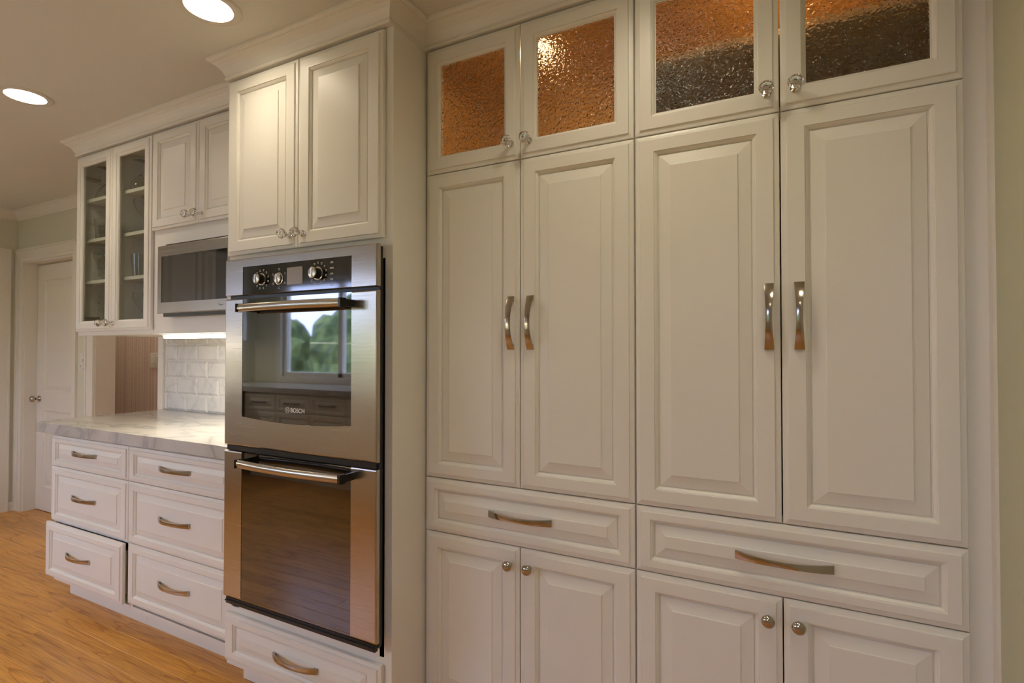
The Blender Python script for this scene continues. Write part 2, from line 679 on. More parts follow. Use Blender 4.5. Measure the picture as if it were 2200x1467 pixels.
d1 = empty('door_1', (-4.50, YD, 0))
d1['kind'] = 'structure'
m_ = MB()
for (a, b, c, d) in ((-.118, 0, 0, 2.165), (.81, .865, 0, 2.165), (0, .81, 2.06, 2.165)):
    m_.box(a, b, -.016, 0, c, d)
m_.box(-.118, -.10, -.023, -.016, 0, 2.165)
m_.box(-.05, -.045, -.019, -.016, 0, 2.09)
m_.box(-.10, .865, -.023, -.016, 2.148, 2.165)
m_.box(-.045, .81, -.019, -.016, 2.085, 2.09)
part('door_casing', m_, 'trim_paint', d1)
m_ = MB()
m_.box(0, .012, 0, .12, 0, 2.06)
m_.box(.798, .81, 0, .12, 0, 2.06)
m_.box(.012, .798, 0, .12, 2.048, 2.06)
part('door_jamb', m_, 'trim_paint', d1)
# leaf: two recessed panels
m_ = MB()
lw, lh, ly = .782, 2.036, .082
pans = [(.12, lw - .12, .20, .83), (.12, lw - .12, .98, lh - .125)]
m_.box(0, lw, ly + .014, ly + .035, .006, lh)
xs = [0, .12, lw - .12, lw]
m_.box(0, .12, ly, ly + .014, .006, lh)
m_.box(lw - .12, lw, ly, ly + .014, .006, lh)
for a, b in ((.006, .20), (.83, .98), (lh - .125, lh)):
    m_.box(.12, lw - .12, ly, ly + .014, a, b)
for (a, b, c, d) in pans:
    m_.loops([ring(a, b, c, d, ly + .001), ring(a + .008, b - .008, c + .008, d - .008, ly + .010), ring(a + .022, b - .022, c + .022, d - .022, ly + .0105),
              ring(a + .055, b - .055, c + .055, d - .055, ly + .004)], False, True)
leaf = part('door_leaf', m_, 'trim_paint', d1, loc=(.014, 0, 0))
m_ = MB().lathe([(.026, 0), (.026, .006), (.010, .008), (.009, .030), (.013, .033), (.024, .040), (.027, .050), (.024, .060), (.010, .066)], 20, (.055, ly, .925), '-y')
part('door_knob', m_, 'nickel', leaf, True)

# ---- cased doorway in the left wall
d2 = empty('door_2', (XL, 0, 0))
d2['kind'] = 'structure'
m_ = MB()
m_.box(0, .016, .385, .468, 0, 2.165)
m_.box(.016, .022, .452, .468, 0, 2.165)
m_.box(0, .016, -.523, -.44, 0, 2.165)
m_.box(0, .016, -.44, .385, 2.09, 2.165)
part('door_casing', m_, 'trim_paint', d2)
m_ = MB().box(-.09, -.05, -.45, .395, .006, 2.09)
part('door_leaf', m_, 'trim_paint', d2)

# ---- switch plates
def switch_plate(name, label, x, y, z, w, h, toggles):
    t = thing(name, label, 'light switch', (x, y, z))
    part('plate', MB().box(0, w, -.006, 0, 0, h, .0025), 'white_plastic', t)
    for a, b, c, d in toggles:
        part('toggle', MB().box(a, b, -.014, -.006, c, d, .0015), 'white_plastic', t)
    for sz in (.012, h - .012):
        part('screw', MB().lathe([(.003, 0), (.003, .0015), (.001, .002)], 10, (w * .5, -.006, sz), '-y'), 'hinge', t)
    return t


switch_plate('switch_plate', 'ivory dimmer switch plate on the sage wall strip beside the white door casing', -3.597, YD, 1.182, .114, .122, [(.050, .062, .060, .082), (.020, .026, .02, .035), (.05, .09, .02, .03)])
switch_plate('switch_plate', 'pale double switch plate on the pink striped wallpaper', -3.565, YH, 1.185, .14, .12, [(.03, .055, .035, .09), (.085, .11, .035, .09)])

# ================================================================ CABINET KIT
T = .020
door_cache = {}


def rr(w, h, ix, iz, y):
    return ring(ix, w - ix, iz, h - iz, y)


def door_meshes(w, h, sx, sz, kind, bev=.030):
    key = (round(w, 4), round(h, 4), sx, sz, kind, bev)
    if key in door_cache:
        return door_cache[key]
    fr = MB()
    outer = [(0, T), (0, .0085), (.0015, .0065), (.007, .0052), (.0132, .0044), (.0138, .0010), (.0152, 0)]
    stick = [(0, 0), (.0008, .0030), (.0034, .0034), (.0088, .0080), (.0092, .0112), (.0115, .0114), (.0115, T)]
    lps = [rr(w, h, i, i, d) for i, d in outer] + [rr(w, h, sx + i, sz + i, d) for i, d in stick]
    lps.append(lps[0])
    fr.loops(lps)
    frame = fr.mesh('door', 'paint')
    pn = None
    if kind == 'panel':
        pb = MB()
        pr_ = [(.0118, .0195), (.0118, .0116), (.0128, .0112), (.0138, .0092), (.0148 + bev, .0036), (.0151 + bev, .0014), (.0165 + bev, .0008)]
        pb.loops([rr(w, h, sx + i, sz + i, d) for i, d in pr_], True, True)
        pn = pb.mesh('panel', 'paint')
    else:
        pb = MB().box(sx + .0120, w - sx - .0120, .0118, .0158, sz + .0120, h - sz - .0120)
        pn = pb.mesh('glass_pane', 'rain' if kind == 'rain' else 'pane')
    door_cache[key] = (frame, pn)
    return door_cache[key]


def add_door(parent, x0, x1, z0, z1, sx=.054, sz=.048, kind='panel', bev=.030, name='door', y=0.0, gap=.0015):
    w, h = x1 - x0 - 2 * gap, z1 - z0 - 2 * gap
    fm, pm = door_meshes(w, h, sx, sz, kind, bev)
    d = ob(name, fm, parent, (x0 + gap, y, z0 + gap))
    ob('panel' if kind == 'panel' else 'glass_pane', pm, d)
    return d


# faceted crystal knob, axis -y, base on y=0
def knob_crystal():
    mb = MB()
    mb.lathe([(.0105, 0), (.0105, .003), (.006, .005), (.0055, .012), (.009, .015), (.0095, .018)], 20, axis='-y', m=0)
    n = 10
    prof = [(.006, .0182), (.0125, .0205), (.0165, .0275), (.0165, .0295), (.0105, .0375), (.0, .0385)]
    lps = []
    for k_, (r, h) in enumerate(prof[:-1]):
        lps.append([(r * math.cos(2 * PI * (i + .5 * (k_ % 2)) / n), -h, r * math.sin(2 * PI * (i + .5 * (k_ % 2)) / n)) for i in range(n)])
    mb.loops(lps, True, True, True, 1)
    return mb.mesh('crystal_knob', ['chrome', 'crystal'])


def knob_nickel():
    mb = MB()
    mb.lathe([(.0085, 0), (.0085, .003), (.0060, .006), (.0058, .013), (.0100, .016), (.0155, .0175), (.0165, .020), (.0150, .0245), (.0105, .0280), (.0050, .0296), (.0, .0300)][:-1], 28, axis='-y', oval=1.0)
    return mb.mesh('nickel_knob', 'nickel', math.radians(50))


KC, KN = knob_crystal(), knob_nickel()


def pull_mesh(L, rise, we, wm, th=.0045):
    """flat bowed strap pull, wide at both ends and waisted in the middle; lies along x, centred, rises to -y"""
    n = 28
    lps = []
    for i in range(n + 1):
        t = i / n
        x = (t - .5) * L
        u = abs(2 * t - 1)
        yy = -rise * (1 - u ** 2.2)
        s = math.cos(PI * (t - .5)) ** 1.0
        hw = .5 * (we + (wm - we) * (math.sin(PI * t) ** 1.2))
        ex = 0.0
        lps.append([(x, yy - th - .002, -hw), (x, yy - th - .0032, 0), (x, yy - th - .002, hw), (x, yy - .001, hw), (x, yy - .001, -hw)])
    mb = MB().loops(lps, True, True)
    for sgn in (-1, 1):
        mb.box(sgn * L / 2 - sgn * .001, sgn * L / 2 - sgn * .017, -.0045, 0, -we * .36, we * .36)
    return mb.mesh('handle', 'nickel', math.radians(35))


PULL_D = pull_mesh(.224, .026, .021, .014)
PULL_T = pull_mesh(.172, .026, .023, .015)


def add_pull(parent, cx, cz, vertical=False):
    o = ob('handle', PULL_T if vertical else PULL_D, parent, (cx, 0, cz))
    if vertical:
        o.rotation_euler = (0, PI / 2, 0)
    return o


def add_knob(parent, cx, cz, me):
    o = ob('knob', me, parent, (cx, 0, cz))
    if me is KC:
        o.scale = (1.12, 1.35, 1.12)
    return o


# ================================================================ PANTRY (two tall units)
ZU, ZT, ZM, ZB, ZC = 2.400, 1.9545, .889, .7016, 2.404
PB = .48     # depth of bodies


def pantry(x0, xm, x1, label, fl_, fr_):
    """x in world; fl_/fr_ = outer limits of the face frame"""
    t = thing('pantry_cabinet', label, 'cabinet', (x0, 0, 0), 0)
    X = lambda v: v - x0
    b = MB()
    fy0, fy1 = T + .0015, T + .021
    L, R = X(fl_), X(fr_)
    sl = .016
    # face frame
    b.box(L, X(x0) + sl, fy0, fy1, 0, ZC)
    b.box(X(x1) - sl, R, fy0, fy1, 0, ZC)
    for za, zb in ((ZC - .03, ZC), (ZT - .018, ZT + .018), (ZM - .018, ZM + .018), (ZB - .018, ZB + .018), (.09, .13)):
        b.box(X(x0) + sl, X(x1) - sl, fy0, fy1, za, zb)
    # box
    b.box(L, L + .018, fy1, PB, 0, ZC)
    b.box(R - .018, R, fy1, PB, 0, ZC)
    b.box(L + .018, R - .018, PB - .012, PB, 0, ZC)
    b.box(L + .018, R - .018, fy1, PB - .012, ZC - .018, ZC)
    b.box(L + .018, R - .018, fy1, PB - .012, .10, .118)
    for z in (ZT, ZM, ZB):
        b.box(L + .018, R - .018, fy1, PB - .012, z - .009, z + .009)
    # inner blackness of the closed compartments is shelves and dark air only
    for z in (1.60, 1.25, .40):
        b.box(L + .018, R - .018, fy1 + .03, PB - .012, z - .009, z + .009)
    part('body', b, 'paint', t)
    # warm wood lining of the glazed compartment
    li = MB()
    a0, a1, c0, c1 = L + .0185, R - .0185, ZT + .0095, ZC - .0185
    li.box(a0, a0 + .004, fy1, PB - .013, c0, c1)
    li.box(a1 - .004, a1, fy1, PB - .013, c0, c1)
    li.box(a0 + .004, a1 - .004, PB - .018, PB - .013, c0, c1)
    li.box(a0 + .004, a1 - .004, fy1, PB - .018, c0, c0 + .004)
    li.box(a0 + .004, a1 - .004, fy1, PB - .018, c1 - .004, c1)
    part('wood_lining', li, 'cab_wood', t)
    # glazed pair
    for (a, c, side) in ((x0, xm, 1), (xm, x1, 0)):
        d = add_door(t, X(a), X(c), ZT, ZU, .0475, .0500, 'rain')
        w = c - a - .003
        add_knob(d, (w - .028) if side else .034, .050, KC)
        d = add_door(t, X(a), X(c), ZM, ZT)
        add_pull(d, (w - .026) if side else .040, 1.421 - ZM, True)
        d = add_door(t, X(a), X(c), .115, ZB)
        add_knob(d, (w - .033) if side else .033, .642 - .115, KN)
    d = add_door(t, X(x0), X(x1), ZB, ZM, .040, .034, 'panel', .026, 'drawer')
    add_pull(d, (x1 - x0) / 2, (ZM - ZB) / 2 - .0, False)
    return t


p1 = pantry(-.0390, .3328, .7050, 'tall white pantry cabinet with amber glass top doors, next to the oven tower', -.0455, .7058)
p2 = pantry(.7068, 1.0844, 1.4587, 'tall white pantry cabinet on the right, against the textured green wall', .7062, 1.5035)
# scribe strip at the wall
struct('trim_4', MB().box(1.5005, 1.507, -.004, .021, 0, ZC), 'trim_paint')
# shelf inside the right glazed compartment
m_ = MB().box(.7062 + .024 - .7068, 1.5035 - .7068 - .024, .046, PB - .02, 2.176, 2.194)
part('shelf', m_, 'maple', p2)


def puck(parent, x, y, z):
    p = part('puck_light', MB().lathe([(.036, 0), (.036, .012), (.030, .016), (.0295, .016)], 24, (x, y, z - .016)), 'can_trim', parent, True)
    part('lens', MB().lathe([(.028, -.001), (.028, .0005)], 24, (x, y, z - .016)), 'puck', p)
    return p


ztop = ZC - .0225
puck(p1, .405, .115, ztop)
puck(p2, .40, .115, ztop)

# ================================================================ OVEN TOWER
OX0, OX1 = -.875, -.047
YC = -.187
t = thing('oven_cabinet', 'white tower cabinet holding the double wall oven, two panelled doors above', 'cabinet', (OX0, YC, 0))
X = lambda v: v - OX0
Yl = lambda v: v - YC
b = MB()
fy = T + .0015
ov0, ov1 = X(-.805), X(-.078)       # opening behind the oven front
W_ = OX1 - OX0
b.box(0, .018, fy, Yl(.49), .10, ZC)
b.box(0, .018, .113, Yl(.49), .0, .10)
b.box(W_ - .018, W_, fy, Yl(.49), 0, ZC)
b.box(.018, W_ - .018, Yl(.478), Yl(.49), 0, ZC)
b.box(.018, .03, fy, fy + .02, .10, ZC)
b.box(W_ - .05, W_ - .018, fy, fy + .02, .10, ZC)
b.box(.03, W_ - .05, fy, fy + .02, ZC - .03, ZC)
b.box(.03, W_ - .05, fy, fy + .02, 1.640, 1.725)
b.box(.03, ov0, fy, fy + .02, .33, 1.640)
b.box(ov1, W_ - .05, fy, fy + .02, .33, 1.640)
b.box(.03, W_ - .05, fy, fy + .02, .29, .385)
b.box(.03, W_ - .05, fy, fy + .02, .10, .14)
b.box(.018, W_ - .018, fy + .02, Yl(.478), 1.66, 1.678)
b.box(.018, W_ - .018, fy + .02, Yl(.478), .345, .363)
b.box(.018, W_ - .018, fy + .02, Yl(.478), .10, .118)
part('body', b, 'paint', t)
part('toe_kick', MB().box(.0, W_ - .018, .095, .1129, 0, .0999), 'paint', t)
xm = -.4725
for a, c, side in ((-.868, xm, 1), (xm, -.0765, 0)):
    d = add_door(t, X(a), X(c), 1.704, 2.397, .056, .050)
    w = c - a - .003
    add_knob(d, (w - .030) if side else .034, .046, KC)
d = add_door(t, X(-.868), X(-.0765), .1247, .3105, .052, .036, 'panel', .026, 'drawer')
add_pull(d, .40, .095)

# ---------------------------------------------------------------- double wall oven
YO = -.222
ov = thing('double_oven', 'stainless steel double wall oven with black glass doors and bar handles', 'oven', (-.819, YO, .37))
X = lambda v: v + .819
Z = lambda v: v - .37
OW = .756
g0, g1 = X(-.717), X(-.172)
# chassis behind the fronts
ch = MB()
ch.box(X(-.800), X(-.083), .040, .56, Z(.392), Z(1.635))
ch.box(.006, OW - .006, .018, .0345, Z(.382), Z(1.672))
part('chassis', ch, 'black', ov)


def bar(xa, xb, za, zb, y0=0.0, y1=.003, c=.002):
    return MB().box(xa, xb, y0, y1, za, zb)


def skin(rects, r=.004):
    """stainless sheet pieces with softly rolled outer edge"""
    mb = MB()
    for (xa, xb, za, zb) in rects:
        mb.box(xa, xb, 0, .012, za, zb, .0)
    return mb


def arch_bottom_glass(x0, x1, z0, z1, sag, y0, y1):
    n = 24
    pts = [(x0 + (x1 - x0) * i / n, z0 - sag * (1 - (2 * i / n - 1) ** 2)) for i in range(n + 1)] + [(x1, z1), (x0, z1)]
    return MB().loops([[(x, y0, z) for x, z in pts], [(x, y1, z) for x, z in pts]], True, True)


# control panel
z0, z1 = Z(1.541), Z(1.679)
cp = MB()
xr = OW
prof = [(0, .016), (0, .004), (.0015, .0012), (.005, 0)]
fr_ = MB()
# outer shell with rolled edges and the opening for the black glass
lo = [[(i, d, z0 + (i if i else 0) * .3), (xr - i, d, z0 + i * .3), (xr - i, d, z1 - i), (i, d, z1 - i)] for i, d in prof]
lo += [[(g0, 0, z0 + .0015), (g1, 0, z0 + .0015), (g1, 0, Z(1.646)), (g0, 0, Z(1.646))],
       [(g0, .006, z0 + .0015), (g1, .006, z0 + .0015), (g1, .006, Z(1.646)), (g0, .006, Z(1.646))]]
fr_.loops(lo, True, False)
cpo = part('control_panel', fr_, 'steel', ov)
part('panel_glass', MB().box(g0 + .0005, g1 - .0005, .001, .0055, z0 + .002, Z(1.6455)), 'panel_glass', cpo)
part('side_trim', MB().box(.004, OW - .003, .0165, .0178, z0, z1 - .004), 'black', cpo)


def dial(x, z, r, h, ringed=True):
    mb = MB()
    mb.lathe([(r * 1.18, .0), (r * 1.18, .0018), (r * 1.04, .0026), (r * 1.04, .0027)], 32, (x, .001, z), '-y', 0)
    mb.lathe([(r * .98, .0027), (r * .95, h), (r * .94, h + .0002)], 32, (x, .001, z), '-y', 1)
    mb.lathe([(r * .95, h + .0002), (r * .95, h + .0030), (r * .82, h + .0046), (r * .0001 + .002, h + .0048)], 32, (x, .001, z), '-y', 2)
    mb.box(x - .0022, x + .0022, -h - .0062, -h - .003, z - r * .8, z + r * .8, 0, 2)
    return mb


part('dial', dial(X(-.612), Z(1.594), .0185, .022), ['chrome', 'black', 'knob_silver'], cpo, math.radians(40))
part('dial', dial(X(-.520), Z(1.591), .0185, .006), ['chrome', 'black', 'knob_silver'], cpo, math.radians(40))
part('dial', dial(X(-.326), Z(1.597), .0195, .024), ['chrome', 'black', 'knob_silver'], cpo, math.radians(40))
part('display', MB().box(X(-.478), X(-.400), -.0004, .0008, Z(1.566), Z(1.627)), 'lcd', cpo)
# small white legends round the dials
mk = MB()
random.seed(3)
for cx, cz, R, n in ((-.612, 1.594, .034, 12), (-.520, 1.591, .033, 6), (-.326, 1.597, .037, 14)):
    for i in range(n):
        a = 2 * PI * (i + .5) / n
        px, pz = cx + R * math.cos(a) * 1.05, cz + R * math.sin(a)
        for q in range(2):
            w = random.uniform(.004, .009)
            mk.box(X(px) - w / 2, X(px) + w / 2, .0003, .0009, Z(pz) + .0022 - .0044 * q - .0008, Z(pz) + .0022 - .0044 * q + .0008)
for i in range(5):
    zz = 1.632 - .019 * i
    for q in range(2):
        w = random.uniform(.010, .018)
        mk.box(X(-.262) - w / 2, X(-.262) + w / 2, .0003, .0009, Z(zz) - .0036 * q - .0008, Z(zz) - .0036 * q + .0008)
part('legend_print', mk, 'white_print', cpo)['kind'] = 'stuff'


def oven_handle(parent, zc):
    xa, xb = X(-.676), X(-.176)
    n = 24
    pts = []
    for i in range(n + 1):
        u = i / n
        pts.append((xa + (xb - xa) * u, -.044 - .016 * (1 - (2 * u - 1) ** 2), zc))
    mb = MB()
    lps = []
    for i, p in enumerate(pts):
        lps.append([(p[0], p[1] + .0105 * math.cos(2 * PI * k_ / 16), p[2] + .0150 * math.sin(2 * PI * k_ / 16)) for k_ in range(16)])
    mb.loops(lps, True, True)
    h = part('handle', mb, 'steel', parent, math.radians(50))
    for xa_, xb_ in ((xa - .0045, xa - .0005), (xb + .0005, xb + .012)):
        e = MB()
        e.box(xa_, xb_, -.057, -.031, zc - .0155, zc + .0155, .0012)
        e.box(xa_ + .0008, xb_ - .0008, -.031, .002, zc - .012, zc + .012)
        part('handle_end', e, 'black', h)
    return h


def oven_door(name, za, zb, solid_bottom, sag):
    # steel shell
    za, zb = Z(za), Z(zb)
    mb = MB()
    prof = [(0, .015), (0, .004), (.0015, .0012), (.005, 0)]
    if solid_bottom is not None:
        zg = Z(solid_bottom)
        n = 24
        bot = [(g0 + (g1 - g0) * i / n, zg - sag * (1 - (2 * i / n - 1) ** 2)) for i in range(n + 1)]
        # side strips
        for xa, xb in ((0, g0), (g1, OW)):
            lo_ = [[(xa + (i if xa == 0 else 0), d, zg), (xb - (i if xb == OW else 0), d, zg), (xb - (i if xb == OW else 0), d, zb - i), (xa + (i if xa == 0 else 0), d, zb - i)] for i, d in prof]
            mb.loops(lo_, True, True)
        # bottom field with the arched upper edge
        low = [[(i, d, za + i) , (OW - i, d, za + i)] for i, d in prof]
        N = n + 3
        def edge(i, d):
            xs_ = [i] + [p[0] for p in bot] + [OW - i]
            top = [(i, d, zg)] + [(p[0], d, p[1]) for p in bot] + [(OW - i, d, zg)]
            dn = [(x, d, za + i) for x in reversed(xs_)]
            return top + dn
        mb.loops([edge(i, d) for i, d in prof], True, True)
    else:
        mb.box(.003, OW - .002, .0155, .0176, za + .003, zb - .003)
    dr = part(name, mb, 'steel' if solid_bottom is not None else 'black', ov)
    if solid_bottom is None:
        for xa, xb in ((0, g0), (g1, OW)):
            lo_ = [[(xa + (i if xa == 0 else 0), d, za + i), (xb - (i if xb == OW else 0), d, za + i), (xb - (i if xb == OW else 0), d, zb - i), (xa + (i if xa == 0 else 0), d, zb - i)] for i, d in prof]
            part('steel_strip', MB().loops(lo_, True, True), 'steel', dr)
    if solid_bottom is not None:
        gl = arch_bottom_glass(g0 + .0005, g1 - .0005, Z(solid_bottom) + .0006, zb - .002, sag, .0012, .0145)
    else:
        gl = MB().box(g0 + .0005, g1 - .0005, .0012, .0145, za + .001, zb - .002)
    part('door_glass', gl, 'oven_glass', dr)
    if solid_bottom is not None:
        part('door_core', MB().box(.003, OW - .002, .0155, .0176, za + .003, zb - .003), 'black', dr)
    return dr


du = oven_door('upper_door', .975, 1.528, 1.086, .012)
dl = oven_door('lower_door', .4005, .9525, None, 0)
oven_handle(du, Z(1.488))
oven_handle(dl, Z(.922))
part('vent_strip', MB().box(.012, OW - .008, .004, .0175, Z(.373), Z(.397)).box(.012, OW - .008, -.001, .004, Z(.383), Z(.388)), 'black', ov)
part('vent_gap', MB().box(.010, OW - .010, .006, .0175, Z(.9545), Z(.973)), 'black', ov)


# maker's name
def text_mesh(s, size, mat, name):
    cu = bpy.data.curves.new(name, 'FONT')
    cu.body = s
    cu.size = size
    cu.extrude = .0002
    cu.offset = .0006
    o = bpy.data.objects.new(name, cu)
    COL.objects.link(o)
    dg = bpy.context.evaluated_depsgraph_get()
    me = bpy.data.meshes.new_from_object(o.evaluated_get(dg))
    bpy.data.objects.remove(o)
    me.materials.clear()
    me.materials.append(M[mat])
    return me


tx = ob('lettering', text_mesh('BOSCH', .0215, 'white_print', 'lettering'), du, (X(-.457), .0006, Z(1.1155)))
tx.rotation_euler = (PI / 2, 0, 0)
em = MB()
cx, cz = X(-.472), Z(1.1225)
n = 28
for r0, r1 in ((.0092, .0108),):
    lps = [[(cx + r * math.cos(2 * PI * i / n), yy, cz + r * math.sin(2 * PI * i / n)) for i in range(n)] for r, yy in ((r0, .001), (r0, .0004), (r1, .0004), (r1, .001))]
    em.loops(lps)
em.box(cx - .0042, cx - .0028, .0004, .001, cz - .007, cz + .007)
em.box(cx + .0028, cx + .0042, .0004, .001, cz - .007, cz + .007)
em.box(cx - .0028, cx + .0028, .0004, .001, cz - .0010, cz + .0010)
part('emblem', em, 'white_print', du)

# ================================================================ UPPER CABINETS
YU = -.035
UZ0, UZ1 = 1.412, ZC
# --- glazed unit
gx0, gx1 = -2.395, -1.672
t = thing('glass_door_cabinet', 'white wall cabinet with two clear glass doors showing stemware on shelves', 'cabinet', (gx0, YU, UZ0))
X = lambda v: v - gx0
Zl = lambda v: v - UZ0
D = YB - YU
b = MB()
fy = T + .0015
W_ = gx1 - gx0
H_ = UZ1 - UZ0
b.box(0, .018, fy, D - .002, 0, H_)
b.box(W_ - .018, W_, fy, D - .002, 0, H_)
b.box(.018, W_ - .018, D - .012, D - .002, 0, H_)
b.box(.018, W_ - .018, fy, D - .012, 0, .035)
b.box(.018, W_ - .018, fy, D - .012, H_ - .03, H_)
px = X(-2.0095)
b.box(px - .022, px + .018, fy, D - .012, .035, H_ - .03)
b.box(.018, .030, fy, fy + .018, .035, H_ - .03)
b.box(W_ - .032, W_ - .018, fy, fy + .018, .035, H_ - .03)
part('body', b, 'paint', t)
SHELF_Z = [1.698, 1.928, 2.152]
for zc in SHELF_Z:
    for xa, xb in ((.0195, px - .0235), (px + .0195, W_ - .0195)):
        part('shelf', MB().box(xa, xb, .040, D - .013, Zl(zc), Zl(zc) + .018, .0015), 'cab_inside', t)
ph = MB()
for i in range(21):
    zz = 1.52 + .040 * i
    if all(abs(zz - s) > .03 for s in SHELF_Z):
        ph.lathe([(.003, 0), (.003, .0006), (.0015, .0008)], 8, (.018, .11, Zl(zz)), 'x')
part('shelf_pin_hole', ph, 'dark_print', t)['kind'] = 'stuff'
for a, c, side in ((-2.392, -2.031, 1), (-2.031, -1.675, 0)):
    d = add_door(t, X(a), X(c), Zl(1.4315), Zl(2.397), .0475, .0445, 'clear')
    w = c - a - .003
    add_knob(d, (w - .030) if side else .030, .040, KC)
    hx = .020 if side else w - .060
    for hz in (.075, .855):
        part('hinge', MB().box(hx, hx + .040, T + .002, T + .075, hz - .008, hz + .008, .003), 'hinge', d)


# stemware and bowls on the shelves
def goblet_mesh(h, rb, rf, bowl):
    w = .0016
    o_ = [(.004, 0), (rf, .0006), (rf, .0025), (.006, .008), (.0042, .018), (.0042, h * (1 - bowl) - .004)]
    for q in range(9):
        a = q / 8
        o_.append((.0045 + (rb - .0045) * math.sin(PI * .62 * a) / 1.0, h * (1 - bowl) + h * bowl * a))
    inn = [(max(r - w, .0005), z) for r, z in o_[:5:-1]] + [(.0006, h * (1 - bowl) + .004)]
    return MB().lathe(o_ + inn, 20).mesh('goblet', 'cup', math.radians(60))


def tumbler_mesh(h, r0, r1):
    w = .002
    return MB().lathe([(.001, 0), (r0, 0), (r1, h), (r1 - w, h), (r0 - w, .006), (.001, .006)], 20).mesh('tumbler', 'cup', math.radians(40))


GO = [goblet_mesh(.190, .046, .038, .52), goblet_mesh(.165, .0465, .036, .56), tumbler_mesh(.12, .034, .042)]
levels = [UZ0 + .035, SHELF_Z[0] + .018, SHELF_Z[1] + .018, SHELF_Z[2] + .018]
lev_n = ['bottom', 'lowest', 'middle', 'top']
gl_spots = []
for li_, z in enumerate(levels):
    for bay, (xa, xb) in enumerate(((gx0 + .073, gx0 + px - .078), (gx0 + px + .073, gx1 - .075))):
        nn = 3
        for rowi, yy in enumerate((.068, .20)):
            for i in range(nn):
                gl_spots.append((li_, bay, rowi, i, xa + (xb - xa) * i / (nn - 1), yy + random.uniform(-.008, .008), z))
pos_n = ['left', 'middle', 'right']
for li_, bay, rowi, i, x, yy, z in gl_spots:
    kind = (li_ + bay) % 3 if li_ else 2 - 2 * bay
    nm = 'tumbler' if kind == 2 else 'wine_glass'
    where = ['on the cabinet floor', 'on the lowest shelf', 'on the middle shelf', 'on the top shelf'][li_]
    door_n = ['left', 'right'][bay]
    if li_ == 0 and bay == 0 and rowi == 0 and i == 0:
        x, yy = x + .022, yy + .045          # clear of the door hinge
    o = ob(nm, GO[kind], None, (x, yy, z + .0004))
    if li_ == 3 and kind != 2:
        h = (.190, .165)[kind]
        o.rotation_euler = (PI, 0, 0)
        o.location.z = z + h + .0008
    tag(o, 'clear %s %s, %s glass door, %s row, %s' % ('tumbler' if kind == 2 else 'wineglass', where, door_n, ['front', 'rear'][rowi], pos_n[i]),
        'glass', 'glassware in the glazed wall cabinet')

# --- solid unit with the microwave below
sx0, sx1 = -1.672, OX0
t = thing('upper_cabinet', 'white wall cabinet with two panelled doors above the microwave', 'cabinet', (sx0, YU, UZ0))
X = lambda v: v - sx0
W_ = sx1 - sx0 - .0005
b = MB()
b.box(.0005, .018, fy, D - .002, 0, H_)
b.box(W_ - .018, W_, fy, D - .002, 0, H_)
b.box(.018, W_ - .018, D - .012, D - .002, 0, H_)
b.box(.018, W_ - .018, fy, D - .012, H_ - .03, H_)
b.box(.018, W_ - .018, fy, D - .012, Zl(1.895), Zl(1.93))
b.box(.018, W_ - .018, fy, fy + .018, 0, Zl(1.895))          # panel round the microwave
b.box(.018, W_ - .018, fy + .018, D - .012, 0, .018)
b.box(W_ - .05, W_ - .018, fy, fy + .018, Zl(1.93), H_ - .03)
part('body', b, 'paint', t)
for a, c, side in ((-1.669, -1.299, 1), (-1.299, -.929, 0)):
    d = add_door(t, X(a), X(c), Zl(1.917), Zl(2.397), .052, .046)
    w = c - a - .003
    add_knob(d, (w - .030) if side else .034, .036, KC)

# --- microwave
mw = thing('microwave', 'stainless built-in microwave with dark glass window under the wall cabinet', 'microwave', (-1.545, -.070, 1.49))
mX = lambda v: v + 1.545
Zm = lambda v: v - 1.49
MW_ = .545
yb = .0545 - .0015
b = MB()
b.box(.004, MW_, .008, yb, Zm(1.507), Zm(1.821))
b.box(.030, MW_ - .01, .022, yb, Zm(1.821), Zm(1.834))
b.box(.030, MW_ - .01, .012, yb, Zm(1.4905), Zm(1.507))
part('housing', b, 'black', mw)
b = MB()
zt0, zt1, zb0, zb1 = Zm(1.773), Zm(1.823), Zm(1.505), Zm(1.556)
lo = [[(i, d, zb0 + i), (MW_ - i, d, zb0 + i), (MW_ - i, d, zt1 - i), (i, d, zt1 - i)] for i, d in ((0, .010), (0, .003), (.0012, .001), (.004, 0))]
wx0, wx1 = mX(-1.512), MW_ - .030
lo += [[(wx0, 0, zb1), (wx1, 0, zb1), (wx1, 0, zt0), (wx0, 0, zt0)], [(wx0, .005, zb1), (wx1, .005, zb1), (wx1, .005, zt0), (wx0, .005, zt0)]]
b.loops(lo, True, False)
fr_o = part('door_frame', b, 'steel', mw)
part('window_glass', MB().box(wx0 + .0005, mX(-1.110), .0015, .005, zb1 + .0005, zt0 - .0005), 'oven_glass', mw)
part('control_strip', MB().box(mX(-1.1095), wx1 - .0005, .0012, .005, zb1 + .0005, zt0 - .0005), 'panel_glass', mw)
sw = []
for i in range(13):
    u = i / 12
    sw.append((mX(-1.087) + .030 * u, -.0006, Zm(1.531) + .004 * math.cos(u * 5.2) * (1 - u * .6)))
part('emblem', MB().tube(sw, .0009, 6), 'dark_print', mw)

# --- under-cabinet lamp
uc = thing('under_cabinet_light', 'glowing white strip light under the microwave cabinet above the tiles', 'light', (-1.655, .012, 1.391))
part('housing', MB().box(0, .74, 0, .075, .016, .0205, .001), 'white_plastic', uc)
part('tube_cover', MB().box(.008, .732, .004, .071, 0, .0158, .004), 'ucl', uc)

